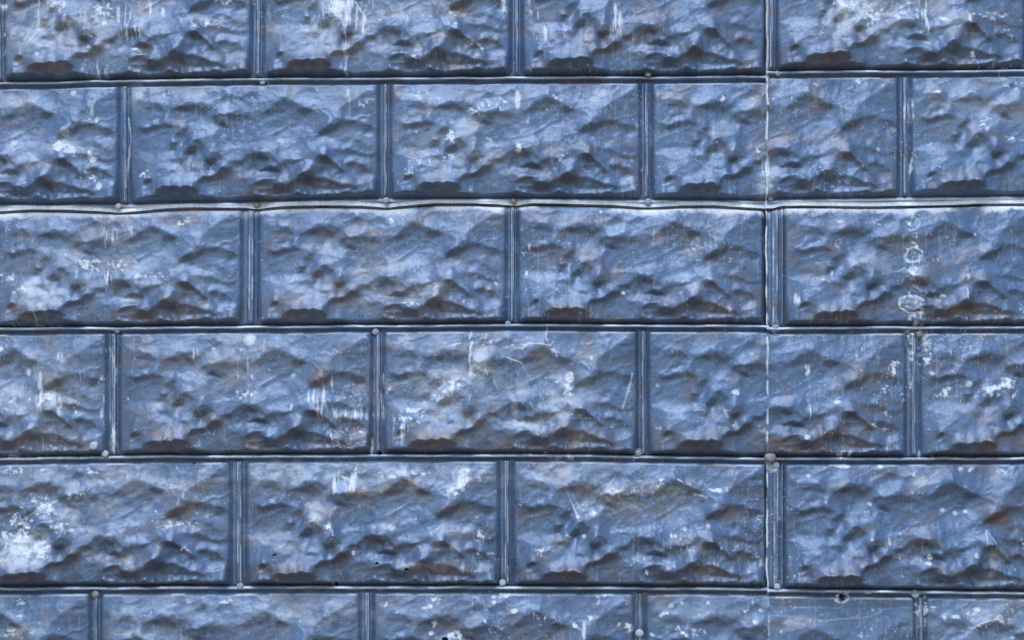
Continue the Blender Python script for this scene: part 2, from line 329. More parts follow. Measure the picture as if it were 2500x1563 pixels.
# ------------------------------------------------------------------ deposits on the paint, with the lap highlight painted in
LIME = [
 (900,1175,330,50,.32,'d'),(260,1200,240,80,.34,'d'),(1090,960,150,90,.40,'d'),(150,70,190,90,.42,'d'),(560,900,160,90,.26,'d'),(700,1490,300,50,.30,'d'),(260,660,220,80,.26,'d'),(90,960,120,120,.34,'d'),(2130,50,200,50,.34,'d'),(860,80,160,90,.30,'d'),(1380,960,90,90,.34,'d'),(1400,1160,120,40,.3,'d'),(900,690,200,90,.22,'d'),(2400,1500,140,60,.3,'d'),(1650,1480,160,40,.22,'d'),(1100,330,160,90,.22,'d'),(2420,260,120,70,.26,'d'),
 (2225,600,12,60,.8,'c'),(2222,690,16,40,.9,'c'),(2225,780,22,40,.9,'c'),(2228,820,20,20,1.,'c'),(2215,560,10,30,.8,'c'),(2240,640,10,26,.7,'v'), # x, y, rx, ry, strength, kind  (c crust, v drips, d dust, s solid)
 (95,60,70,60,.55,'d'),(60,90,50,40,.6,'d'),(145,20,26,26,.9,'c'),(240,38,42,34,1.,'c'),(255,60,22,20,1.,'c'),(232,100,26,16,.6,'c'),(300,80,12,90,.7,'v'),(325,60,60,60,.6,'v'),
 (375,25,16,26,.8,'v'),(400,35,8,16,.9,'v'),(500,68,34,14,.9,'c'),(552,8,24,12,1.,'c'),(12,20,14,9,.9,'c'),(12,85,8,8,.9,'c'),(14,130,8,8,.9,'c'),(340,140,22,12,.6,'c'),
 (103,143,5,4,1,'s'),(223,123,6,5,1,'s'),(270,118,30,16,.5,'c'),(180,60,120,50,.4,'v'),(250,170,40,40,.5,'v'),
 (828,28,30,34,1.3,'c'),(838,22,50,40,1.,'v'),(850,60,30,60,1.,'v'),(850,120,6,60,1.,'v'),(880,45,30,55,.8,'v'),(790,60,20,40,.6,'v'),(800,85,60,40,.4,'d'),
 (960,55,60,14,.55,'c'),(1060,55,60,20,.5,'c'),(1100,50,30,40,.55,'c'),(1010,150,35,14,.8,'c'),(1170,120,50,50,.5,'c'),(1230,20,12,25,.8,'v'),(1115,65,20,16,.6,'c'),
 (1332,92,4,20,1.3,'s'),(1300,20,20,60,.6,'v'),(1500,50,40,60,.5,'v'),(1500,60,12,20,.5,'c'),
 (2085,28,56,40,.95,'d'),(2080,25,60,42,1.,'c'),(2120,50,50,26,1.,'c'),(2055,60,60,40,.5,'d'),(2200,45,90,14,.7,'c'),(2300,58,22,12,1.2,'c'),(2360,44,26,10,.9,'c'),(2420,50,40,14,.6,'c'),(2255,25,14,60,.8,'v'),(2360,60,9,36,.8,'v'),(2130,80,14,40,.6,'v'),(2250,80,10,30,.7,'v'),(2250,115,20,7,.7,'c'),
 (1990,80,50,24,.5,'c'),(2200,20,30,20,.5,'c'),(2445,95,34,22,.5,'c'),(2370,140,8,7,.9,'c'),(2300,120,10,8,.8,'c'),(2420,170,90,8,.6,'c'),(2500,30,30,40,.5,'c'),(2155,150,8,6,.9,'c'),
 (183,231,6,6,1.4,'s'),(168,330,10,13,.75,'s'),(168,352,8,14,.6,'s'),(165,372,34,22,1.1,'c'),(150,360,60,26,.45,'d'),(230,385,12,16,1.,'c'),(195,378,18,10,.8,'c'),(228,440,30,20,.7,'c'),(247,460,6,8,1.2,'s'),(50,355,50,26,.5,'c'),(50,260,50,18,.5,'d'),(60,410,70,30,.4,'d'),
 (345,235,36,24,.6,'d'),(400,240,16,26,.6,'v'),(470,240,40,14,.35,'d'),(240,280,30,60,.5,'v'),(235,300,20,14,.6,'c'),(355,430,16,16,.7,'c'),
 (860,235,14,46,.5,'v'),(890,262,18,12,.7,'c'),(690,352,7,5,.7,'s'),
 (1264,252,6,24,1.4,'s'),(1228,258,14,20,.9,'c'),(1190,262,26,14,.8,'c'),(1165,278,26,20,.8,'c'),(1030,240,36,14,.8,'c'),(1080,250,30,12,.5,'c'),(1105,340,11,18,1.2,'c'),(1268,368,13,14,1.4,'c'),(1268,385,8,22,.7,'v'),(1080,390,60,20,.5,'c'),(1030,410,34,18,.7,'c'),(1010,430,28,28,.5,'c'),(1185,350,50,10,.5,'c'),(1265,360,60,10,.5,'c'),
 (1463,232,14,11,.65,'s'),(1452,248,12,9,.6,'s'),(1358,243,6,6,1.,'c'),(1370,400,16,14,.5,'c'),(1165,380,70,40,.3,'d'),(1515,345,30,12,.3,'d'),
 (1764,252,10,16,.7,'c'),(1848,375,6,10,1.,'c'),(1840,255,16,10,.6,'c'),(1870,435,11,52,1.2,'v'),(1868,465,16,28,.9,'d'),(1880,430,12,34,.7,'d'),(1905,222,13,26,.85,'d'),(1900,205,16,22,.5,'d'),(1990,210,12,6,.7,'c'),(1950,237,16,4,.8,'c'),
 (2092,205,7,9,.9,'c'),(2150,215,18,10,.5,'c'),(2290,232,12,8,1.2,'c'),(2356,233,10,6,1.1,'c'),(2470,220,40,14,.6,'c'),(2410,305,30,18,.7,'c'),(2400,315,26,22,.6,'c'),(2450,345,40,8,.7,'c'),(2480,215,14,14,.7,'c'),(2215,270,14,70,.7,'v'),(2222,400,4,50,.8,'v'),(2170,300,40,60,.35,'c'),(2140,370,5,4,1,'s'),(2440,195,8,30,.6,'v'),(2285,420,14,6,.6,'c'),
 (255,565,12,34,.9,'v'),(265,585,30,44,.6,'v'),(285,560,8,34,.7,'v'),(325,560,5,20,.8,'v'),(215,652,34,16,1.1,'c'),(250,650,50,22,.7,'c'),(300,655,26,10,.9,'c'),(350,640,24,8,.6,'c'),(265,680,30,40,.5,'v'),(80,700,60,30,.6,'d'),(110,720,50,20,.85,'d'),(60,715,40,14,.8,'c'),(110,745,50,12,.8,'d'),(20,675,24,10,.8,'c'),(370,680,60,20,.6,'c'),(320,735,50,10,.5,'d'),(160,625,60,14,.5,'c'),(440,545,26,8,.8,'c'),(460,535,24,8,.6,'c'),(575,600,10,26,.6,'v'),(100,800,80,6,.7,'c'),(90,778,14,16,.7,'v'),
 (790,600,30,12,.5,'d'),(940,655,50,20,.5,'d'),(1090,690,26,34,.55,'d'),(1040,730,50,24,.6,'d'),(1060,710,20,14,.6,'c'),(1020,745,60,8,.7,'c'),(955,540,8,12,.8,'c'),(910,590,9,12,.4,'v'),(1212,695,4,4,1.2,'s'),(1205,770,7,7,.8,'c'),(1150,590,36,26,.3,'c'),
 (1521,719,4,4,1.4,'s'),(1286,669,2.6,5,1.4,'s'),(1293,606,3,6,1.,'s'),(1535,521,4,2.5,1.3,'s'),(1467,523,7,5,.8,'c'),(1779,762,4,4,1.,'s'),(1848,552,8,7,.8,'c'),(1607,592,16,14,.5,'d'),(1370,720,40,24,.35,'c'),(1700,700,60,20,.35,'d'),(1600,570,8,60,.35,'v'),
 (2140,549,18,3,1.2,'c'),(2028,672,6,6,1.3,'c'),(2010,690,34,12,.5,'c'),(2045,547,8,4,1.,'s'),(2225,523,12,8,1.,'c'),(2355,683,3,8,1.1,'s'),(2352,725,2,14,1.,'s'),(2295,555,60,3,.6,'c'),(2010,640,50,14,.5,'c'),(2120,650,50,20,.4,'d'),(1940,740,10,24,.7,'v'),(2370,578,12,5,.7,'c'),(2260,640,34,10,.6,'c'),(2290,730,30,7,.6,'c'),(2235,800,34,5,1.2,'c'),
 (6,856,10,6,1.3,'s'),(615,828,11,8,1.3,'s'),(610,838,13,8,1.,'s'),(585,880,9,30,.7,'v'),(560,850,30,20,.5,'c'),(640,860,8,60,.7,'v'),(600,920,60,30,.45,'v'),(600,960,40,20,.7,'c'),(525,855,6,8,.9,'c'),(480,870,6,26,.6,'v'),(523,850,60,30,.25,'c'),
 (77,912,4,9,1.2,'s'),(108,930,5,22,1.1,'s'),(155,875,9,14,.8,'v'),(155,920,12,40,.55,'v'),(110,985,16,34,1.,'v'),(130,975,28,20,.9,'c'),(150,985,14,34,.9,'v'),(60,990,60,40,.6,'c'),(40,960,50,40,.5,'d'),(80,950,60,60,.4,'v'),(195,988,14,10,.8,'c'),(195,1010,10,8,.8,'c'),(110,1060,5,60,.7,'v'),(174,1075,3,30,.8,'v'),(264,860,7,10,.7,'c'),(252,930,9,14,.8,'c'),(257,980,5,26,1.,'v'),(252,1030,9,60,.8,'v'),(279,1060,8,70,1.2,'v'),(277,900,5,100,.7,'v'),(190,950,40,60,.35,'v'),(20,1120,120,5,1.,'c'),
 (302,870,5,16,.8,'v'),(320,975,30,12,.5,'c'),(440,1000,50,20,.4,'c'),(430,1000,60,20,.4,'d'),(470,915,50,14,.4,'c'),(345,1025,5,6,.9,'c'),
 (815,975,6,50,1.2,'v'),(812,1060,5,60,1.,'v'),(770,975,22,16,1.,'v'),(790,990,30,40,.8,'v'),(840,975,14,12,.7,'c'),(860,1012,50,14,1.,'v'),(870,1060,40,12,.6,'c'),(810,860,30,14,.6,'c'),(860,890,40,16,.4,'d'),(745,925,14,6,.4,'c'),(716,1000,3,8,1.,'s'),(720,918,5,5,.7,'s'),(620,905,30,30,.5,'v'),(910,1080,4,50,.8,'v'),(625,925,7,5,1.,'c'),
 (937,920,8,34,1.,'v'),(950,945,14,22,.8,'c'),(935,1000,12,70,.6,'v'),(985,835,40,18,.6,'d'),(1010,860,30,14,.5,'c'),(1060,870,60,40,.35,'c'),(1165,905,26,34,.9,'c'),(1175,890,22,40,.7,'d'),(1153,912,8,9,1.3,'c'),(1110,945,30,18,1.2,'c'),(1095,955,34,20,1.,'c'),(1070,975,26,14,1.1,'c'),(1010,1003,30,9,1.2,'c'),(1035,1010,14,12,1.,'c'),(990,1030,40,14,.8,'c'),(1080,1015,34,20,.6,'d'),(975,1060,26,34,.7,'v'),(1120,1030,60,24,.45,'d'),(1200,842,12,7,1.2,'c'),(1185,838,8,14,.8,'c'),(1150,880,3,40,1.,'v'),(1260,835,8,12,.8,'c'),(1258,855,6,20,.8,'v'),(1187,850,10,3,1.2,'c'),(1280,850,60,2.5,.6,'c'),
 (1390,925,10,14,1.4,'s'),(1385,955,10,26,1.2,'c'),(1362,928,12,4,1.1,'c'),(1443,878,2.5,5,1.3,'s'),(1370,990,36,26,.7,'d'),(1380,1010,34,20,.6,'c'),(1340,1045,50,12,.8,'d'),(1280,1035,50,10,.8,'d'),(1255,960,40,24,.5,'d'),(1258,1000,9,20,.6,'s'),(1352,862,8,10,.9,'c'),(1400,890,30,3,.6,'c'),(1376,1080,5,30,.7,'v'),(1300,1113,120,4,.8,'c'),(1395,1113,20,6,.9,'c'),(1440,1112,20,4,.7,'c'),(1265,1095,8,24,.5,'v'),
 (1830,867,8,6,.8,'c'),(1794,962,9,9,1.,'c'),(1603,943,4,4,1,'s'),(1604,1028,5,5,1,'c'),(1610,1060,14,20,.5,'c'),(1700,1010,40,20,.3,'c'),(1784,1045,6,4,1.3,'c'),(1769,1007,6,6,.9,'c'),(1850,1045,10,6,.9,'c'),
 (2225,835,10,24,.9,'c'),(2252,840,16,18,.8,'c'),(2258,875,14,24,1.,'c'),(2222,870,9,40,.9,'c'),(2222,950,9,14,1.1,'c'),(2187,890,14,10,.9,'c'),(2180,910,9,14,1.1,'c'),(2160,952,9,9,1.2,'c'),(2203,985,8,8,1.2,'c'),(2035,984,14,5,1.,'c'),(2150,1010,16,9,.9,'c'),(2130,1040,10,14,.8,'c'),(2160,1058,14,9,1.1,'c'),(2165,1090,6,30,.7,'v'),(1969,1000,3,60,.9,'v'),(1966,1070,8,7,1.1,'s'),(1970,905,5,14,1.,'v'),(2083,875,12,5,1.2,'c'),(2050,1080,16,34,.6,'c'),(2055,1110,30,8,1.,'c'),(2270,914,6,5,1,'s'),
 (2430,948,30,12,1.3,'c'),(2455,940,26,14,1.2,'c'),(2475,965,10,12,1.,'c'),(2410,960,26,12,.9,'c'),(2360,1000,50,14,.5,'d'),(2300,965,18,12,.9,'c'),(2312,952,6,5,1.1,'s'),(2360,942,8,6,1,'s'),(2240,1110,3,10,1,'s'),(2273,1118,5,5,1,'s'),(2400,900,6,14,.8,'v'),
 (25,1150,40,16,.8,'c'),(55,1152,3,8,1.2,'s'),(105,1148,9,5,1.,'c'),(235,1155,14,5,1.1,'c'),(220,1146,4,4,1.,'s'),(100,1225,44,20,1.,'c'),(120,1240,34,30,1.,'c'),(140,1225,14,4,1.2,'c'),(60,1290,30,60,.9,'c'),(75,1340,50,40,1.3,'d'),(40,1360,60,34,.9,'d'),(80,1330,44,34,1.2,'c'),(20,1310,40,40,.7,'c'),(120,1350,20,24,.8,'c'),(180,1260,40,60,.45,'d'),(150,1290,30,20,.8,'c'),(182,1296,7,4,1.2,'s'),(200,1210,30,34,.7,'c'),(270,1180,60,22,.55,'d'),(300,1165,50,14,.55,'c'),(330,1175,60,12,.4,'d'),(430,1190,30,14,.8,'c'),(455,1200,14,14,.7,'c'),(440,1145,8,8,.8,'c'),(375,1255,24,16,.6,'c'),(250,1300,80,20,.4,'d'),(430,1280,60,14,.8,'c'),(440,1282,16,7,1.1,'c'),(300,1370,60,14,.45,'d'),(460,1345,12,4,1,'c'),
 (700,1145,120,20,.5,'d'),(640,1170,30,30,.5,'d'),(820,1180,10,34,1.,'v'),(866,1170,12,26,1.2,'c'),(858,1185,16,26,.9,'v'),(845,1172,10,8,1.1,'c'),(930,1165,10,7,1.2,'c'),(1000,1155,46,12,1.1,'d'),(960,1163,14,8,1.,'c'),(1020,1158,36,5,1.1,'c'),(1128,1175,20,34,1.1,'c'),(1140,1150,12,8,1.5,'c'),(1135,1165,14,26,1.3,'d'),(1112,1160,9,22,.8,'c'),(1165,1175,20,14,.8,'c'),(1105,1205,20,10,1.1,'c'),(775,1260,14,10,1.1,'c'),(805,1285,14,16,1.3,'c'),(760,1262,34,24,.5,'d'),(815,1300,14,14,.9,'c'),(1170,1308,14,10,1.1,'c'),(1040,1195,20,12,.6,'c'),(1030,1262,8,5,.9,'c'),(945,1290,26,8,.9,'d'),(700,1330,90,14,.4,'d'),(1080,1340,40,8,.9,'d'),(1090,1330,30,12,.6,'d'),(865,1350,5,14,1.,'c'),(1110,1300,60,14,.5,'d'),(640,1300,60,24,.5,'d'),(1020,1380,60,8,.6,'d'),(1140,1400,30,14,.5,'v'),(1195,1160,24,12,.5,'d'),(1180,1350,30,6,.7,'c'),
 (1345,1160,60,20,.6,'d'),(1400,1150,40,8,.5,'d'),(1612,1173,9,4,1.2,'c'),(1660,1173,7,3,1.2,'c'),(1615,1185,22,10,.8,'c'),(1500,1205,40,16,.7,'c'),(1750,1203,26,8,1.1,'c'),(1710,1210,24,9,.8,'c'),(1450,1252,14,8,1.3,'c'),(1408,1258,6,10,1.2,'c'),(1440,1245,26,12,.7,'c'),(1425,1310,4,4,1.4,'s'),(1645,1305,10,8,1.,'c'),(1671,1293,5,5,1.,'s'),(1725,1284,5,5,.9,'s'),(1385,1302,8,6,.9,'c'),(1378,1236,6,6,.8,'c'),(1577,1395,6,7,1.1,'c'),(1700,1385,40,20,.5,'c'),(1758,1344,5,8,1.,'c'),(1745,1375,9,16,.8,'v'),(1320,1340,20,26,.5,'c'),(1275,1235,8,5,.9,'c'),(1540,1380,30,8,.7,'c'),(1855,1375,3,10,1.,'s'),(1420,1405,7,34,.5,'v'),(1405,1105,60,30,.01,'d'),
 (1700,1180,30,6,.6,'c'),(1770,1280,20,14,.4,'c'),(1760,1300,14,60,.3,'v'),
 (2055,1140,17,4.5,1.5,'s'),(2145,1139,6,3.5,1.5,'s'),(2055,1121,12,6,.8,'c'),(1971,1163,4,5,1.1,'s'),(2228,1160,16,9,.9,'c'),(2245,1180,24,24,.6,'d'),(2220,1205,8,7,1.,'c'),(2340,1145,5,5,1,'s'),(2366,1143,6,6,1.1,'c'),(2440,1155,22,14,.7,'c'),(2395,1205,14,10,.7,'c'),(2430,1165,20,30,.4,'d'),(2120,1232,5,4,1.1,'s'),(2018,1228,6,5,1.1,'c'),(2295,1246,5,4,1.1,'s'),(2350,1250,5,3,1.1,'s'),(2325,1255,5,5,1.,'s'),(2163,1325,3,9,.8,'s'),(2268,1362,6,9,1.2,'c'),(2262,1377,22,5,1.1,'c'),(2370,1358,5,6,1,'s'),(2340,1362,6,7,.9,'c'),(2490,1330,16,24,.7,'c'),(2120,1320,4,3,1,'s'),(2192,1360,12,6,.6,'c'),(2195,1405,9,14,.5,'c'),(2175,1405,5,12,.6,'c'),(2414,1430,4,14,.9,'v'),
 (60,1475,20,20,.8,'c'),(55,1500,16,14,.9,'c'),(30,1545,40,14,.8,'c'),(80,1540,30,12,.7,'c'),(70,1538,60,16,.5,'d'),(330,1500,60,20,.5,'d'),(370,1500,20,12,.6,'c'),(560,1465,20,10,1.,'c'),(575,1480,24,16,.5,'d'),(465,1470,5,3,1,'s'),(340,1545,50,14,.6,'d'),(735,1510,20,8,.9,'c'),(780,1535,8,6,1.,'c'),(940,1475,6,6,1,'c'),(1000,1500,50,20,.4,'c'),
 (1070,1462,14,10,1.1,'c'),(1060,1475,12,10,1.,'c'),(1043,1484,9,5,1.3,'c'),(1200,1465,14,16,.9,'c'),(1180,1480,10,10,.9,'c'),(1230,1455,24,4,1.1,'c'),(1256,1492,7,5,1.4,'s'),(1180,1516,7,6,1.2,'c'),(1120,1545,8,12,1.2,'c'),(1105,1555,30,12,.9,'c'),(1055,1538,9,7,1.1,'c'),(1060,1520,10,18,.8,'c'),(1210,1530,30,14,.6,'c'),
 (1460,1462,7,14,1.2,'c'),(1475,1458,20,4,.9,'c'),(1522,1459,8,5,1.,'c'),(1533,1480,5,9,1.3,'c'),(1315,1505,24,10,.8,'c'),(1370,1525,30,10,.8,'c'),(1406,1528,9,9,1.2,'c'),(1425,1540,4,22,1.2,'s'),(1440,1508,6,8,1.2,'c'),(1530,1530,14,12,1.1,'c'),(1510,1525,30,6,.6,'c'),(1620,1500,14,8,.8,'c'),(1690,1545,40,12,1.,'c'),(1670,1548,22,10,1.2,'c'),(1650,1530,40,20,.6,'c'),(1725,1470,10,16,1.,'c'),(1715,1500,26,6,.8,'c'),(1665,1472,4,3,1.2,'s'),(1638,1479,6,4,1.1,'s'),(1815,1490,14,10,1.1,'c'),(1850,1488,12,5,1.1,'c'),(1839,1518,5,5,1.4,'s'),(1590,1548,6,5,1.2,'c'),(1290,1457,12,4,.9,'c'),(1330,1458,40,3,.7,'c'),
 (1925,1520,60,16,.5,'d'),(1900,1545,20,8,.5,'c'),(2000,1515,60,5,.6,'c'),(2105,1550,20,10,.8,'c'),(2110,1535,30,24,.4,'c'),(2127,1490,6,7,.8,'c'),(2257,1490,5,34,1.4,'c'),(2238,1490,4,22,1.2,'v'),(2365,1500,14,14,1.1,'c'),(2375,1488,9,8,1.3,'c'),(2328,1506,10,4,1.3,'s'),(2301,1508,4,5,1.2,'s'),(2285,1485,16,4,.9,'c'),(2440,1515,26,10,1.1,'c'),(2400,1530,34,6,1.,'c'),(2440,1480,40,24,.35,'d'),(2468,1557,6,3,1.2,'s'),(2480,1500,30,30,.4,'c'),(1856,1490,10,6,.8,'c'),(2115,1446,8,4,.9,'s'),
 (1876,1135,12,9,1.1,'d'),(1886,1146,14,5,1.,'c'),(1874,1160,5,20,.8,'v'),(2270,1485,6,6,1.2,'c'),
 (1558,1111,16,7,1.,'c'),(822,1426,9,9,.4,'s'),(1895,800,12,12,.5,'c'),
]
BANDS = [ # soft pale dust just under the lapped edge: x0, x1, strength
 (-700,60,.9),(60,260,.45),(260,420,.65),(420,620,.35),(620,700,.7),(700,850,.3),(850,1010,.6),(1060,1235,.95),(1262,1310,.9),(1490,1560,.8),(1560,1700,1.05),(1700,1870,.95),(1900,2060,.9),(2060,2200,.7),(2200,2330,.85),(2400,3300,1.05)]
LINES = [ # crisp scratches and runs: x0,y0,x1,y1,width,strength
 (104,0,102,45,3.5,.9),(102,45,100,80,4.5,.9),(100,80,80,115,3.5,.8),(140,70,90,110,4,.45),(316,290,321,340,2.6,1.),(321,340,312,420,2.2,1.),(312,420,310,460,2.,.6),
 (1336,801,1332,825,2,1.),(1332,825,1337,835,2,.9),(1345,846,1290,842,2.2,.9),(1290,842,1276,858,2.2,.8),(1345,848,1352,836,1.8,.7),(1352,852,1360,872,2.2,.7),(1240,878,1272,890,2.2,.9),(1272,890,1296,930,1.6,.45),
 (1544,913,1530,965,2,.9),(1530,965,1520,1000,2.4,.6),(1100,848,1124,841,3,1.1),(1154,840,1150,855,3.4,1.2),(1150,815,1148,830,3,1.1),(1148,868,1152,912,2.6,1.),(1186,830,1190,818,2.6,.9),(1205,930,1218,955,2.,.5),(1172,925,1188,960,1.4,.0),
 (1380,1190,1400,1235,2.,.5),(1400,1235,1408,1262,2.4,.9),(1380,1180,1416,1240,1.4,.5),(1500,1170,1465,1215,2,.5),(1362,1105,1360,1125,2.4,.6),(1360,1125,1366,1135,2.4,.6),
 (2385,1522,2420,1514,2.8,1.),(2420,1514,2436,1500,2.6,1.),(2436,1500,2446,1520,2.2,.6),(2365,1535,2385,1522,3,.8),(1870,1500,2015,1514,2.4,.25),(2015,1514,2120,1505,2.4,.25),(2120,1505,2150,1492,2.,.3),
 (2398,1295,2394,1335,2,.6),(2400,1296,2418,1330,2,.5),(2418,1330,2420,1345,2,.5),(185,1250,188,1262,1,.0),(62,1272,100,1245,2.,.8),(100,1250,145,1222,2.2,.9),(67,1278,64,1300,2.,.7),
 (740,0,760,40,.1,.0),(1862,0,1872,100,.1,.0),(1000,1150,1040,1150,2,.5),(0,790,30,792,.1,0),
 (790,12,795,60,1.8,.8),(810,5,822,50,2.4,.9),(842,14,856,62,2.2,.8),(868,8,890,40,2.2,.9),(890,40,898,20,2,.8),(783,45,778,80,2,.8),(848,50,870,62,2,.8),(830,40,845,75,2.4,.9),(846,60,850,190,2.6,.7),
 (2122,36,2128,80,3,.6),(2256,0,2258,40,3,.7),(2128,1438,2130,1440,1,.0),
]
RINGS = [ # flaked outlines: x, y, rx, ry, width, strength, start, end (turns)
 (2054,1458,10,11,3.4,1.4,0,1),
 (2226,630,22,18,3.6,1.2,0,1),(2226,655,24,14,3,.6,.1,.5),(2222,748,30,24,3.8,1.3,.05,.95),(2222,745,22,16,2.4,.6,0,1),(2235,717,22,6,2.8,1.,0,1),(2222,550,14,20,3,.8,.7,1.3),
 (2232,835,24,34,4,.5,0,1),(2245,850,18,22,4,.5,0,1),(1892,801,11,11,2.6,.9,0,1),(2232,1451,12,12,2.6,.7,0,1),(643,205,11,11,2.4,.7,.8,1.4),(1558,1110,12,11,3,1.,0,1),(2370,142,6,6,2,.9,0,1),
 (2043,598,5,8,1.8,.7,0,1),(1180,1160,9,22,2,.4,0,1),(1118,1160,7,22,2.2,.8,0,1),(288,808,11,10,2.4,.6,0,1),(2246,818,12,10,3,.9,.6,1.3),(1170,1310,14,9,2.4,.9,.0,.5),(2456,940,14,10,2.6,.8,0,1),
 (1770,1010,7,7,1.6,.7,0,1),(1772,1010,5,6,1.4,.6,0,1),(1440,1085,10,26,2.4,.4,.2,.8),(870,990,9,9,1.6,.5,0,1),(1060,1250,30,10,1.,.0,0,1)]
TAN = [ # yellowish grey lichen-like crust
 (1500,1215,50,30,.9),(1540,1230,40,30,.8),(1600,1200,50,30,1.),(1660,1205,50,26,.8),(1620,1240,50,20,.5),(1700,1390,34,24,.8),(1720,1360,12,24,.6),(2415,1365,16,28,1.3),(2412,1395,9,16,.9),(1480,1240,30,20,.6),(2110,925,24,24,.5),(2000,655,24,14,.6),(1580,720,4,4,.0),(2275,1365,8,10,.8),(1395,1080,16,26,.6),(2055,1090,14,24,.5),(1440,1185,50,14,.3),(2330,960,60,20,.35)]
RUST = [
 (700,745,60,22,.45),(1060,768,90,18,.5),(560,778,50,14,.4),(330,775,120,14,.4),(60,770,50,16,.5),(1400,765,80,18,.5),(1720,755,90,22,.5),(2040,770,70,18,.6),(2330,760,110,26,.6),
 (400,1070,60,24,.6),(620,1085,80,18,.5),(830,1085,60,18,.35),(60,1085,60,20,.5),(1110,1075,110,26,.55),(1420,1080,90,24,.5),(1680,1085,90,20,.6),(1930,1080,60,24,.7),(2080,1050,60,30,.5),(2420,1080,80,24,.7),
 (690,1395,80,20,.5),(1100,1390,110,22,.45),(300,1370,90,20,.35),(60,1410,60,16,.5),(1400,1400,90,18,.5),(1740,1400,70,18,.4),(2060,1400,90,16,.4),(2330,1405,60,12,.4),
 (740,170,40,12,.5),(1120,165,90,14,.5),(430,165,90,14,.35),(120,175,60,12,.5),(2050,155,60,14,.5),(2300,160,90,14,.5),(780,260,1,1,0),(560,440,60,14,.35),(760,455,90,14,.35), # warm brown staining
 (440,1255,22,16,1.),(415,1270,16,10,.9),(465,1240,30,14,.8),(960,1200,40,16,.9),(990,1188,34,14,.9),(1040,1200,30,14,.5),(885,1210,26,10,.9),(1110,1250,30,20,.5),(1140,1245,26,14,.6),(925,1320,20,14,.6),
 (920,567,24,8,.9),(913,600,6,20,.6),(885,710,26,10,.5),(860,725,30,10,.5),(700,770,60,20,.4),(1080,750,50,24,.45),(830,725,30,12,.5),(500,715,40,10,.0),
 (135,935,24,26,.7),(450,870,30,12,.4),(560,905,34,34,.4),(790,920,18,26,.9),(770,935,20,14,.8),(470,1065,14,24,.8),(520,1030,30,14,.8),(420,1085,60,20,.5),(1030,1080,26,26,.9),(1080,1085,60,24,.5),(1170,1030,40,14,.5),(1250,1085,50,24,.5),(1320,880,34,26,.5),(1265,1090,30,20,.5),(1350,1080,60,24,.4),(1380,1050,24,20,.5),(110,1090,80,24,.4),(190,1090,50,24,.4),(700,1090,80,24,.4),(720,1050,30,24,.3),
 (2010,1080,30,30,.7),(1990,1060,24,30,.5),(2060,1070,30,30,.5),(1940,1095,60,20,.5),(2100,920,40,26,.4),(2420,1100,90,24,.4),(2120,930,20,20,.3),(600,1390,60,24,.4),(120,1400,60,20,.3),(200,1355,40,14,.6),(400,1340,14,20,.5),(340,1400,60,14,.3),(970,1340,20,20,.3),(1010,1390,60,20,.35),(1100,1420,30,20,.0),(2430,1265,34,18,.8),(2420,1275,24,12,.7),(2090,1380,30,10,.4),(1780,1255,30,20,.5),(1700,555,.1,.1,0),
 (760,110,14,14,.0),(840,130,50,40,.4),(800,150,34,30,.3),(1120,30,30,14,.7),(1140,10,24,20,.3),(150,75,40,40,.25),(210,80,40,30,.3),(270,115,30,24,.4),(210,100,20,20,.3),(100,505,60,4,.4),(105,517,40,3,.8),(190,520,50,3,.6),(730,514,60,4,.9),(1090,507,40,6,.9),(460,516,30,6,.5),(1050,530,24,8,.6),
 (1650,570,34,18,.4),(1640,585,24,12,.5),(1550,580,30,12,.3),(2210,590,50,14,.4),(2060,560,40,12,.3),(1500,310,20,20,.3),(1480,320,14,14,.3),(2090,310,24,14,.4),(205,310,20,10,.5),(2100,330,30,20,.2)]

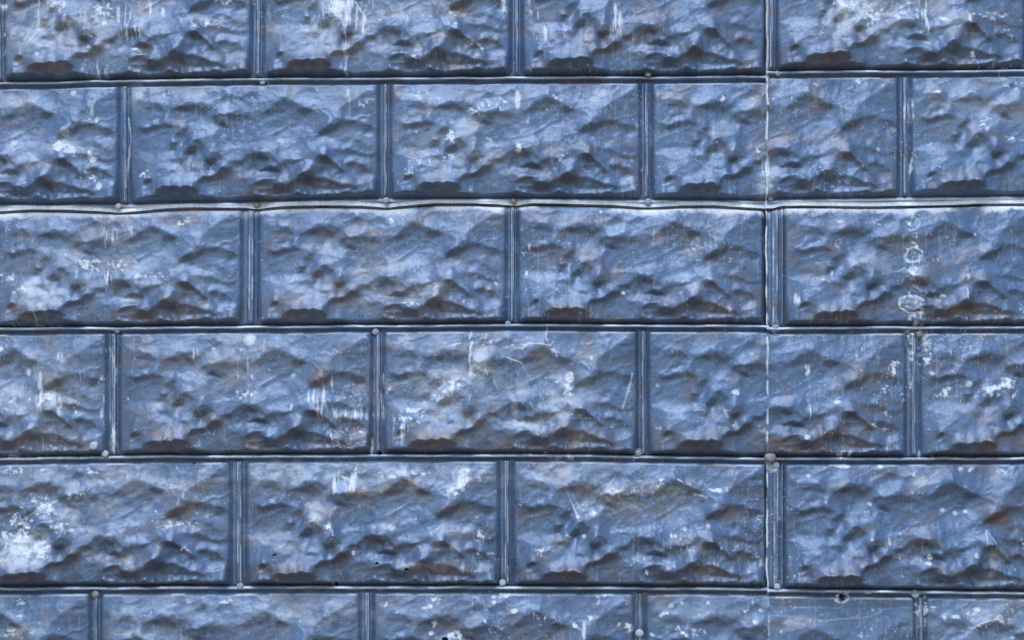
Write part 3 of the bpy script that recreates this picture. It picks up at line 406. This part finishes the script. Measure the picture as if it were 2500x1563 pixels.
def deposits(px, py):
    shp = px.shape
    lime_hilite = np.zeros(shp); rust = np.zeros(shp); tan = np.zeros(shp)
    x0, x1, y0, y1 = px.min(), px.max(), py.min(), py.max()
    wpx = px + 7 * (fbm(px / 9., py / 9., 201, 2) - .5) + 14 * (fbm(px / 34., py / 34., 203, 2) - .5)
    wpy = py + 7 * (fbm(px / 9., py / 9., 205, 2) - .5) + 14 * (fbm(px / 34., py / 34., 207, 2) - .5)
    nc = fbm(px / 9., py / 8., 211, 4, .62); nv = fbm(px / 5.5, py / 46., 221, 4, .6); nd = fbm(px / 26., py / 20., 231, 4, .6)
    nsp = fbm(px / 5., py / 5., 241, 2)
    def hit(x, y, a, b): return x + a > x0 and x - a < x1 and y + b > y0 and y - b < y1
    cc = np.zeros(shp); cv = np.zeros(shp); cd = np.zeros(shp)
    for (x, y, a, b, s, k) in LIME:
        if not hit(x, y, a * 2.6 + 12, b * 2.6 + 12): continue
        if k == 's':
            q = ((wpx * .35 + px * .65 - x) / (a + .6)) ** 2 + ((wpy * .35 + py * .65 - y) / (b + .6)) ** 2
            lime_hilite = np.maximum(lime_hilite, s * .62 * (1 - sstep(.5, 1.5, q)) * (.55 + .6 * nsp))
        else:
            g = s * np.exp(-(((wpx - x) / a) ** 2 + ((wpy - y) / b) ** 2) * .9)
            if k == 'c': cc = np.maximum(cc, g)
            elif k == 'v': cv = np.maximum(cv, g)
            else: cd = np.maximum(cd, g)
    lime_hilite = np.maximum(lime_hilite, sstep(.52, .78, nc + .42 * (cc - .55)) * np.clip(cc * 2.2, 0, 1) * .85)
    lime_hilite = np.maximum(lime_hilite, sstep(.50, .80, nv + .40 * (cv - .55)) * np.clip(cv * 2.2, 0, 1) * .85)
    lime_hilite = np.maximum(lime_hilite, np.clip(cd * (.15 + 1.1 * sstep(.3, .7, nd)), 0, 1) * .62)
    # background: sparse specks and faint drip marks everywhere
    patchy = fbm(px / 170., py / 120., 251, 3)
    lime_hilite = np.maximum(lime_hilite, sstep(.88, .94, nsp + .35 * (patchy - .5)) * .5)
    lime_hilite = np.maximum(lime_hilite, sstep(.62, .85, nv + .35 * (patchy - .5)) * .12)
    cl = np.zeros(shp)
    for (a, b, c, e, w, s) in LINES:
        if s <= 0 or not hit((a + c) / 2, (b + e) / 2, abs(a - c) / 2 + 14, abs(b - e) / 2 + 14): continue
        X = wpx * .25 + px * .75; Y = wpy * .25 + py * .75
        L2 = (c - a) ** 2 + (e - b) ** 2
        t = np.clip(((X - a) * (c - a) + (Y - b) * (e - b)) / L2, 0, 1)
        dd = np.hypot(X - a - t * (c - a), Y - b - t * (e - b))
        cl = np.maximum(cl, s * (1 - sstep(w * .45, w * 1.1, dd)) * (.55 + .6 * nsp))
    for (x, y, a, b, w, s, t0, t1) in RINGS:
        if s <= 0 or not hit(x, y, a + 14, b + 14): continue
        X = (wpx * 1.1 - px * .1 - x); Y = (wpy * 1.1 - py * .1 - y)
        r = np.hypot(X / a, Y / b); ang = (np.arctan2(Y, X) / (2 * math.pi)) % 1.0
        on = ((ang - t0) % 1.0) <= (t1 - t0)
        cl = np.maximum(cl, np.where(on, s * (1 - sstep(w * .4, w * 1.0, np.abs(r - 1) * (a + b) / 2)) * (.1 + 1.0 * nsp), 0))
    lime_hilite = np.maximum(lime_hilite, cl * .8)
    # pale lip along the vertical seam
    sx = seam_x(py)
    lip = (1 - sstep(.8, 3.4, np.abs(px - sx - 2.0))) * sstep(.42, .68, fbm(py / 30., py * 0, 261, 3) + .12 + .12 * (py < 520)) * .95
    lime_hilite = np.maximum(lime_hilite, lip)
    # dust caught under the lapped edge
    t = py - lap_edge(px)
    if t.max() > 0 and t.min() < 60:
        st = np.zeros(shp)
        for (a, b, s) in BANDS: st = np.maximum(st, s * sstep(a - 18, a + 18, px) * (1 - sstep(b - 18, b + 18, px)))
        dep = 16 + 26 * (fbm(px / 45., px * 0, 271, 3) - .25)
        lime_hilite = np.maximum(lime_hilite, st * (t > -1) * (1 - sstep(dep * .45, dep * 1.1, t + 14 * (nc - .5))) * (.75 + .4 * nd) * 1.0)
    if t.min() < 0:        # highlight of the up-facing lapped lip, painted in pale
        lime_hilite = np.maximum(lime_hilite, sstep(-13, -8, t) * (t < -1.2) * (.65 + .7 * nd * (.4 + nc)) * .95)
    for (x, y, a, b, s) in RUST:
        if s <= 0 or not hit(x, y, a * 2.4 + 10, b * 2.4 + 10): continue
        rust = np.maximum(rust, s * np.exp(-(((wpx - x) / a) ** 2 + ((wpy - y) / b) ** 2) * .8))
    rust = np.clip(rust * 1.35 * (.45 + .9 * sstep(.3, .65, nd)) , 0, 1)
    rust = np.maximum(rust, sstep(.52, .78, fbm(px / 60., py / 34., 281, 4)) * .55)
    for (x, y, a, b, s) in TAN:
        if s <= 0 or not hit(x, y, a * 2.4 + 10, b * 2.4 + 10): continue
        tan = np.maximum(tan, s * np.exp(-(((wpx - x) / a) ** 2 + ((wpy - y) / b) ** 2) * .9))
    tan = np.clip(tan * .5, 0, 1) * sstep(.40, .62, nc + .12 * tan)
    return np.clip(lime_hilite, 0, 1), rust, tan

# ------------------------------------------------------------------ materials
def new_mat(name):
    m = bpy.data.materials.new(name); m.use_nodes = True
    n = m.node_tree.nodes; n.clear()
    out = n.new('ShaderNodeOutputMaterial'); bs = n.new('ShaderNodeBsdfPrincipled')
    m.node_tree.links.new(bs.outputs[0], out.inputs[0])
    return m, n, m.node_tree.links, bs
def noise(n, l, vec, scale, detail=6, rough=.6, dist=0.):
    t = n.new('ShaderNodeTexNoise'); t.inputs['Scale'].default_value = scale
    t.inputs['Detail'].default_value = detail; t.inputs['Roughness'].default_value = rough; t.inputs['Distortion'].default_value = dist
    l.new(vec, t.inputs['Vector']); return t.outputs['Fac']
def ramp(n, l, fac, stops):
    r = n.new('ShaderNodeValToRGB'); e = r.color_ramp.elements
    while len(e) < len(stops): e.new(.5)
    for i, (p, c) in enumerate(stops):
        e[i].position = p; e[i].color = (c[0], c[1], c[2], 1) if isinstance(c, tuple) else (c, c, c, 1)
    l.new(fac, r.inputs[0]); return r.outputs[0]
def mix(n, l, fac, a, b, mode='MIX'):
    m = n.new('ShaderNodeMix'); m.data_type = 'RGBA'; m.blend_type = mode
    for s, v in ((m.inputs[0], fac), (m.inputs[6], a), (m.inputs[7], b)):
        if hasattr(v, 'is_linked'): l.new(v, s)
        else: s.default_value = v if not isinstance(v, tuple) else (v[0], v[1], v[2], 1)
    return m.outputs[2]
def math_n(n, l, op, a, b):
    m = n.new('ShaderNodeMath'); m.operation = op; m.use_clamp = False
    for s, v in ((m.inputs[0], a), (m.inputs[1], b)):
        if hasattr(v, 'is_linked'): l.new(v, s)
        else: s.default_value = v
    return m.outputs[0]
PAINT_A, PAINT_B, PAINT_C = (.061, .107, .200), (.091, .154, .282), (.162, .255, .42)
LIME_HILITEC, RUSTC, TANC = (.74, .82, .93), (.125, .092, .078), (.38, .36, .31)  # first colour serves lime deposits and painted highlights alike
def painted_metal():
    m, n, l, bs = new_mat('weathered painted metal')
    g = n.new('ShaderNodeNewGeometry'); pos = g.outputs['Position']
    mp = n.new('ShaderNodeMapping'); mp.inputs['Scale'].default_value = (1, 1, .18); l.new(pos, mp.inputs[0])
    base = mix(n, l, ramp(n, l, noise(n, l, pos, 16, 8, .62, .4), [(.34, 0.), (.66, 1.)]), PAINT_A, PAINT_B)
    chalk = ramp(n, l, noise(n, l, pos, 70, 6, .68, .8), [(.48, 0.), (.72, 1.)])
    base = mix(n, l, math_n(n, l, 'MULTIPLY', chalk, .24), base, PAINT_C)
    run = ramp(n, l, noise(n, l, mp.outputs[0], 120, 4, .6), [(.50, 0.), (.74, 1.)])
    base = mix(n, l, math_n(n, l, 'MULTIPLY', run, .12), base, PAINT_C)
    fine = ramp(n, l, noise(n, l, pos, 330, 3, .6), [(.3, .78), (.7, 1.18)])
    base = mix(n, l, 1., base, fine, 'MULTIPLY')
    def att(name):
        a = n.new('ShaderNodeAttribute'); a.attribute_name = name; return a.outputs['Fac']
    crisp = noise(n, l, pos, 420, 3, .6)
    brk = ramp(n, l, crisp, [(.32, .55), (.62, 1.1)])
    base = mix(n, l, math_n(n, l, 'MULTIPLY', att('rust'), .72), base, RUSTC)
    base = mix(n, l, math_n(n, l, 'MULTIPLY', att('tan'), brk), base, TANC)
    lf = n.new('ShaderNodeMath'); lf.operation = 'MULTIPLY'; lf.use_clamp = True
    l.new(att('lime_hilite'), lf.inputs[0]); l.new(brk, lf.inputs[1])
    base = mix(n, l, lf.outputs[0], base, LIME_HILITEC)
    l.new(base, bs.inputs['Base Color'])
    ro = ramp(n, l, noise(n, l, pos, 45, 5, .6), [(.3, .33), (.7, .52)])
    ro = mix(n, l, lf.outputs[0], ro, (.8, .8, .8))
    l.new(ro, bs.inputs['Roughness'])
    bs.inputs['Specular IOR Level'].default_value = .6
    l.new(math_n(n, l, 'MULTIPLY', math_n(n, l, 'SUBTRACT', 1., lf.outputs[0]), .30), bs.inputs['Metallic'])
    bp = n.new('ShaderNodeBump'); bp.inputs['Strength'].default_value = .35; bp.inputs['Distance'].default_value = .0012
    hh = math_n(n, l, 'ADD', math_n(n, l, 'MULTIPLY', noise(n, l, pos, 130, 5, .6), 1.), math_n(n, l, 'MULTIPLY', lf.outputs[0], .35))
    l.new(hh, bp.inputs['Height']); l.new(bp.outputs[0], bs.inputs['Normal'])
    return m
def nail_mat(name, c1, c2, rough):
    m, n, l, bs = new_mat(name)
    g = n.new('ShaderNodeNewGeometry')
    l.new(mix(n, l, ramp(n, l, noise(n, l, g.outputs['Position'], 500, 4, .6), [(.35, 0.), (.65, 1.)]), c1, c2), bs.inputs['Base Color'])
    bs.inputs['Roughness'].default_value = rough
    return m
M_PAINT = painted_metal()
M_NAIL = {'p': nail_mat('painted nail', (.14,.18,.25), (.30,.36,.44), .5),
          'w': nail_mat('chalky nail', (.20,.25,.33), (.48,.54,.60), .6),
          'g': nail_mat('bare grey nail', (.14,.13,.14), (.27,.27,.28), .45)}
M_NAIL['g'].node_tree.nodes['Principled BSDF'].inputs['Metallic'].default_value = .3
def plain(name, c1, c2, scale, rough=.9):
    m, n, l, bs = new_mat(name)
    g = n.new('ShaderNodeNewGeometry')
    l.new(mix(n, l, noise(n, l, g.outputs['Position'], scale, 8, .65), c1, c2), bs.inputs['Base Color'])
    bs.inputs['Roughness'].default_value = rough
    return m

# ------------------------------------------------------------------ ground and the wall behind the sheets
def grid_obj(name, x0, x1, y0, y1, z, mat):
    me = bpy.data.meshes.new(name)
    me.from_pydata([(x0, y0, z), (x1, y0, z), (x1, y1, z), (x0, y1, z)], [], [(0, 1, 2, 3)])
    o = bpy.data.objects.new(name, me); C.objects.link(o); me.materials.append(mat); o['kind'] = 'structure'
    return o
grid_obj('ground', -400, 400, -400, 400, 0, plain('reddish brown packed earth', (.32,.185,.085), (.46,.29,.15), .8))
import bmesh
bm = bmesh.new()
bmesh.ops.create_cube(bm, size=1)
bmesh.ops.scale(bm, vec=(7.0, .3, 4.6), verts=bm.verts)
bmesh.ops.bevel(bm, geom=bm.edges[:], offset=.02, segments=2, affect='EDGES')
me = bpy.data.meshes.new('backing_wall'); bm.to_mesh(me); bm.free()
bw = bpy.data.objects.new('backing_wall', me); bw.location = (0, .172, 2.3); C.objects.link(bw)
me.materials.append(plain('dark tarred timber boards', (.03,.03,.032), (.06,.055,.05), 6)); bw['kind'] = 'structure'

# ------------------------------------------------------------------ sheets
def grid_mesh(name, px, py, h, parent, hilite=None):
    X, Z = wall(px, py)
    Y = -h * PX
    # push out along the plane normal only; keep position
    ny, nx = px.shape
    co = np.stack([X, Y, Z], -1).reshape(-1, 3)
    cen = np.array([(co[:, 0].min() + co[:, 0].max()) / 2, 0, (co[:, 2].min() + co[:, 2].max()) / 2])
    me = bpy.data.meshes.new(name)
    idx = np.arange(ny * nx).reshape(ny, nx)
    q = np.stack([idx[:-1, :-1], idx[1:, :-1], idx[1:, 1:], idx[:-1, 1:]], -1).reshape(-1, 4)
    me.vertices.add(len(co)); me.vertices.foreach_set('co', (co - cen).astype(np.float32).ravel())
    me.loops.add(q.size); me.loops.foreach_set('vertex_index', q.astype(np.int32).ravel())
    me.polygons.add(len(q))
    me.polygons.foreach_set('loop_start', np.arange(0, q.size, 4, dtype=np.int32))
    me.polygons.foreach_set('use_smooth', np.ones(len(q), bool))
    me.update(calc_edges=True)
    li, ru, ta = deposits(px, py)
    if hilite is not None: li = np.maximum(li, hilite)  # painted highlight lines join the lime deposits here
    for nm, a in (('lime_hilite', li), ('rust', ru), ('tan', ta)):
        at = me.attributes.new(nm, 'FLOAT', 'POINT'); at.data.foreach_set('value', a.astype(np.float32).ravel())
    me.materials.append(M_PAINT)
    o = bpy.data.objects.new(name, me); C.objects.link(o)
    o.parent = parent
    o.location = Vector(cen) - parent.location
    return o
def axis(a, b, step, closed_ends=()):
    n = max(2, int(math.ceil((b - a) / step)) + 1)
    return np.linspace(a, b, n)

def skirt(px, py, h, where, depth):
    """turn the free edge of a sheet back towards the wall so it has thickness"""
    if where == 'left':
        return (np.concatenate([px[:, :1] + .6, px[:, :1], px], 1), np.concatenate([py[:, :1], py[:, :1], py], 1),
                np.concatenate([h[:, :1] - depth, h[:, :1] - .6, h], 1))
    return (np.concatenate([px, px[-1:], px[-1:]], 0), np.concatenate([py, py[-1:], py[-1:] - .8], 0),
            np.concatenate([h, h[-1:] - .6, h[-1:] - depth], 0))

JH = 8.5
def row_top(r, x, side):   # top edge of the blocks of row r
    if r == 3: return lap_edge(x) + 1.0
    return bnd(r - 1, x, side) + JH
def row_bot(r, x, side):
    if r == 2: return bnd(r, x, side) - JH
    return bnd(r, x, side) - JH

def build_sheet(side, low):
    xa, xb = (-640, SEAM) if side == 0 else (SEAM, 3120)
    X, Z = wall(np.array([(xa + xb) / 2]), np.array([2080.0 if low else 512.0]))
    e = bpy.data.objects.new('metal_sheet', None); C.objects.link(e)
    e.empty_display_size = .1
    e.location = (float(X[0]), 0, float(Z[0]))
    rows = (3, 4, 5, 6, 7) if low else (0, 1, 2)
    for r in rows:
        J = ROWJ[r]
        infr = 1 <= r <= 6
        # blocks
        for (a, b) in zip(J[:-1], J[1:]):
            L, R = a[1], b[0]
            l2, r2 = max(L, xa), min(R, xb)
            if side == 0 and R > SEAM + 3: r2 = SEAM + 6
            if r2 - l2 < 8 or (side == 0 and L > SEAM) or (side == 1 and R < SEAM + 3): continue
            vis = infr and r2 > -60 and l2 < 2560
            st = 2.25 if vis else 9.
            cutL = side == 1 and L < SEAM - 4
            xs = axis(l2, r2, st)
            nv = int(round(290 / (2.25 if vis else 9.)))
            if r == 1 or r == 6: nv = int(round(310 / (2.25 if vis else 9.)))
            vs = np.linspace(0, 1, nv)
            vs = vs
            px = np.repeat(xs[None, :], nv, 0)
            top = row_top(r, xs, side); bot = row_bot(r, xs, side)
            if r == 3: top = top - 14          # slips up behind the lapped sheet
            py = top[None, :] + (bot - top)[None, :] * vs[:, None]
            if cutL: px = px + (seam_x(py) - SEAM) * np.clip(1 - (px - SEAM) / 20, 0, 1)
            rt = row_top(r, px, side); rb = row_bot(r, px, side)
            u = (px - L) / (R - L); v = (py - rt) / (rb - rt)
            sd = r * 13 + int(L)
            uw = u + .022 * (fbm(px / 80., py / 80., 301 + sd, 2) - .5) ; vw = v + .03 * (fbm(px / 80., py / 80., 302 + sd, 2) - .5)
            du = np.clip(np.minimum(u, 1 - u), 0, 1) * (R - L); dt = np.clip(v, 0, 1) * 288; db = np.clip(1 - v, 0, 1) * 288
            amp = {0: .8, 1: .82, 2: .78, 3: .76, 4: .78, 5: .98, 6: .84, 7: .8}[r] * (1 if L < 1250 else .93)
            plate = 9 * sstep(0, 9, du) * (sstep(0, 8, dt)) * np.clip(db / 6.5, 0, 1) ** .8
            win = sstep(0, 14, du) * sstep(0, 8, dt) * sstep(0, 6, db)
            rel = relief(uw, vw)
            if r == 6 and side == 1 and L < 2000: rel = relief(uw, vw * .92 - .09) * .75
            h = plate + amp * rel * win + .9 * (fbm(px / 14., py / 11., 311, 3) - .5)
            h = h + common(px, py) + sheet_off(px, py, side, low)
            dt_, du_ = dt, du
            if cutL:
                px, py, h = skirt(px, py, h, 'left', 5.5)
                dt_ = np.concatenate([dt[:, :1], dt[:, :1], dt], 1); du_ = np.concatenate([du[:, :1], du[:, :1], du], 1)
            hl = np.exp(-((dt_ - 6) / 2.2) ** 2) * sstep(6, 16, du_) * (.15 + .5 * sstep(.35, .65, fbm(px / 40., py * 0 + r, 511, 3)))  # pale highlight painted along the top edge of the block
            o = grid_mesh('embossed_block', px, py, h, e, hl)
        # vertical joints
        for (a, b) in J:
            if b <= xa or a >= xb + 3: continue
            if side == 0 and a > SEAM - 8: continue
            if side == 0 and b > SEAM: continue
            if side == 1 and b < SEAM: continue
            vis = infr and b > -60 and a < 2560
            a2 = a if not (side == 1 and a < SEAM + 4) else SEAM
            xs = axis(a2, b, 1.25 if vis else 5.)
            n = int(290 / (3. if vis else 14.))
            top = row_top(r, xs, side); bot = row_bot(r, xs, side)
            if r == 3: top = top - 14
            px = np.repeat(xs[None, :], n, 0)
            py = top[None, :] + (bot - top)[None, :] * np.linspace(0, 1, n)[:, None]
            atseam = a2 == SEAM
            if atseam: px = px + (seam_x(py) - SEAM) * np.clip(1 - (px - SEAM) / 20, 0, 1)
            t = (px - (a + b) / 2) / ((b - a) / 2)
            wob = .06 * (fbm(py / 40., py * 0 + a, 321, 3) - .5)
            dist = np.minimum(np.abs(px - a2 + .0), np.abs(b - px))
            h = vbead(t + wob, b - a) * (sstep(0, 3, dist) if not atseam else sstep(0, 3, np.abs(b - px)))
            h = h * (1 + .4 * (fbm(py / 25., px / 25., 331, 2) - .5))
            tt = np.minimum(py - row_top(r, px, side), row_bot(r, px, side) - py)
            h = (h + 5.0 * (sstep(0, 3, dist) if not atseam else 1.)) * sstep(-2, 5, tt)
            h = h + .9 * (fbm(px / 14., py / 11., 311, 3) - .5) + common(px, py) + sheet_off(px, py, side, low)
            hl = (np.exp(-((t + .10) / .08) ** 2) * (.1 + .55 * sstep(.4, .62, fbm(py / 50., py * 0 + a, 521, 3))) + np.exp(-((t - .34) / .07) ** 2) * (.1 + .6 * sstep(.4, .62, fbm(py / 50., py * 0 + b, 523, 3)))) * sstep(0, 8, tt)  # two broken highlight lines painted along the vertical bead
            if atseam:
                px, py, h = skirt(px, py, h, 'left', 5.5); hl = np.concatenate([hl[:, :1], hl[:, :1], hl], 1)
            grid_mesh('vertical_bead', px, py, h, e, hl)
    # horizontal joints
    bounds = (3, 4, 5, 6, 7) if low else (0, 1, 2)
    if not low: bounds = (-1,) + bounds
    for i in bounds:
        infr = 1 <= i <= 5
        x0, x1 = (xa, SEAM + 5) if side == 0 else (SEAM, xb)
        xs = axis(x0, x1, 2.6 if infr else 12.)
        lapped = (i == 2)
        top = bnd(i, xs, side) - JH
        bot = lap_edge(xs) if lapped else bnd(i, xs, side) + JH
        n = 16
        px = np.repeat(xs[None, :], n, 0)
        if side: px = px + (seam_x(top)[None, :] - SEAM) * np.clip(1 - (px - SEAM) / 20, 0, 1)
        py = top[None, :] + (bot - top)[None, :] * np.linspace(0, 1, n)[:, None]
        t = (py - bnd(i, px, side)) / JH
        if lapped:
            h = 3.2 * np.sqrt(np.clip(1 - np.clip((t + .25) / .6, -1, 1) ** 2, 0, 1))
        else:
            h = bead(t + .10 * (fbm(px / 60., px * 0 + i, 341, 3) - .5)) 
            h = h * (1 + .35 * (fbm(px / 40., py / 20., 351, 3) - .5)) + 3.0 * sstep(-.85, -.6, t) * (1 - sstep(.8, 1, t))
        h = h + .9 * (fbm(px / 14., py / 11., 311, 3) - .5) + common(px, py) + sheet_off(px, py, side, low)
        hl = np.exp(-((t + .22) / .36) ** 2) * (.32 + .6 * sstep(.38, .66, fbm(px / 60., py / 7., 531 + i, 4)))  # bright upper side of the bead painted in as a pale line
        if side:
            px, py, h = skirt(px, py, h, 'left', 5.5); hl = np.concatenate([hl[:, :1], hl[:, :1], hl], 1)
        if lapped:
            px, py, h = skirt(px, py, h, 'down', 2.2); hl = np.concatenate([hl, hl[-1:], hl[-1:]], 0)
        grid_mesh('horizontal_bead', px, py, h, e, hl)
    return e
sheets = {}
for side in (0, 1):
    for low in (0, 1):
        sheets[side, low] = build_sheet(side, low)
LBL = {(0,0): 'stone-embossed blue metal siding above the wavy horizontal lap and left of the vertical seam',
       (1,0): 'stone-embossed blue metal siding above the horizontal lap and right of the vertical seam',
       (0,1): 'white-streaked stone-embossed metal siding below the horizontal lap and left of the vertical seam',
       (1,1): 'stone-embossed metal siding with pale ring marks, below the lap and right of the seam'}
for k, e in sheets.items():
    e['label'] = LBL[k]; e['category'] = 'metal siding'; e['group'] = 'pressed metal sheets cladding the wall'

# ------------------------------------------------------------------ nails
def nail_mesh(name, r, stand, seed):
    rnd = random.Random(seed)
    prof = [(.0, 1.0), (.35, .97), (.62, .86), (.84, .62), (.97, .25), (1.0, .0), (.96, -.18), (.45, -.22), (.40, -.3)]
    n = 20; vs = []; fs = []
    rad = r * PX; hh = r * .42 * PX
    jit = [1 + .05 * rnd.uniform(-1, 1) for _ in range(n)]
    vs.append((0, -(stand * PX + hh), 0))
    rings = []
    for k, (a, b) in enumerate(prof[1:]):
        ring = []
        for i in range(n):
            an = 2 * math.pi * i / n; j = 1 + (jit[i] - 1) * (a > .5)
            yy = -(stand * PX + hh * b)
            if k == len(prof) - 2: yy = 14 * PX
            ring.append(len(vs)); vs.append((rad * a * j * math.cos(an), yy, rad * a * j * math.sin(an)))
        rings.append(ring)
    for i in range(n): fs.append((0, rings[0][(i + 1) % n], rings[0][i]))
    for p, q in zip(rings[:-1], rings[1:]):
        for i in range(n): fs.append((p[i], p[(i + 1) % n], q[(i + 1) % n], q[i]))
    me = bpy.data.meshes.new(name); me.from_pydata(vs, [], fs)
    bm = bmesh.new(); bm.from_mesh(me); bmesh.ops.recalc_face_normals(bm, faces=bm.faces); bm.to_mesh(me); bm.free()
    for p in me.polygons: p.use_smooth = True
    return me
for k, (x, y, r, s, kind) in enumerate(NAILS):
    side = 1 if x > SEAM else 0
    low = 0 if y < 520 else 1
    par = sheets[side, low]
    me = nail_mesh('nail', r * 1.12, s * 1.3 + 1.5, k); me.materials.append(M_NAIL[kind])
    o = bpy.data.objects.new('nail', me); C.objects.link(o); o.parent = par
    X, Z = wall(np.array([float(x)]), np.array([float(y)]))
    ax, ay = np.array([float(x)]), np.array([float(y)])
    base = float(common(ax, ay)[0] + sheet_off(ax, ay, side, low)[0])
    # stand-off shows as a downward tilt of the head
    if (x, y) == (238, 1096): base += 11
    o.location = Vector((float(X[0]), -(base + 3.2) * PX, float(Z[0]))) - par.location
    o.rotation_euler = (math.radians(-4 - s * .8), math.radians(random.Random(k).uniform(-6, 6)), 0)
    if r > 12: o['label'] = 'largest domed grey nail'
    elif kind == 'w': o['label'] = 'whitened nail head'
tris = sum(len(o.data.loops) - 2 * len(o.data.polygons) for o in SC.objects if o.type == 'MESH')
print('triangles', tris)
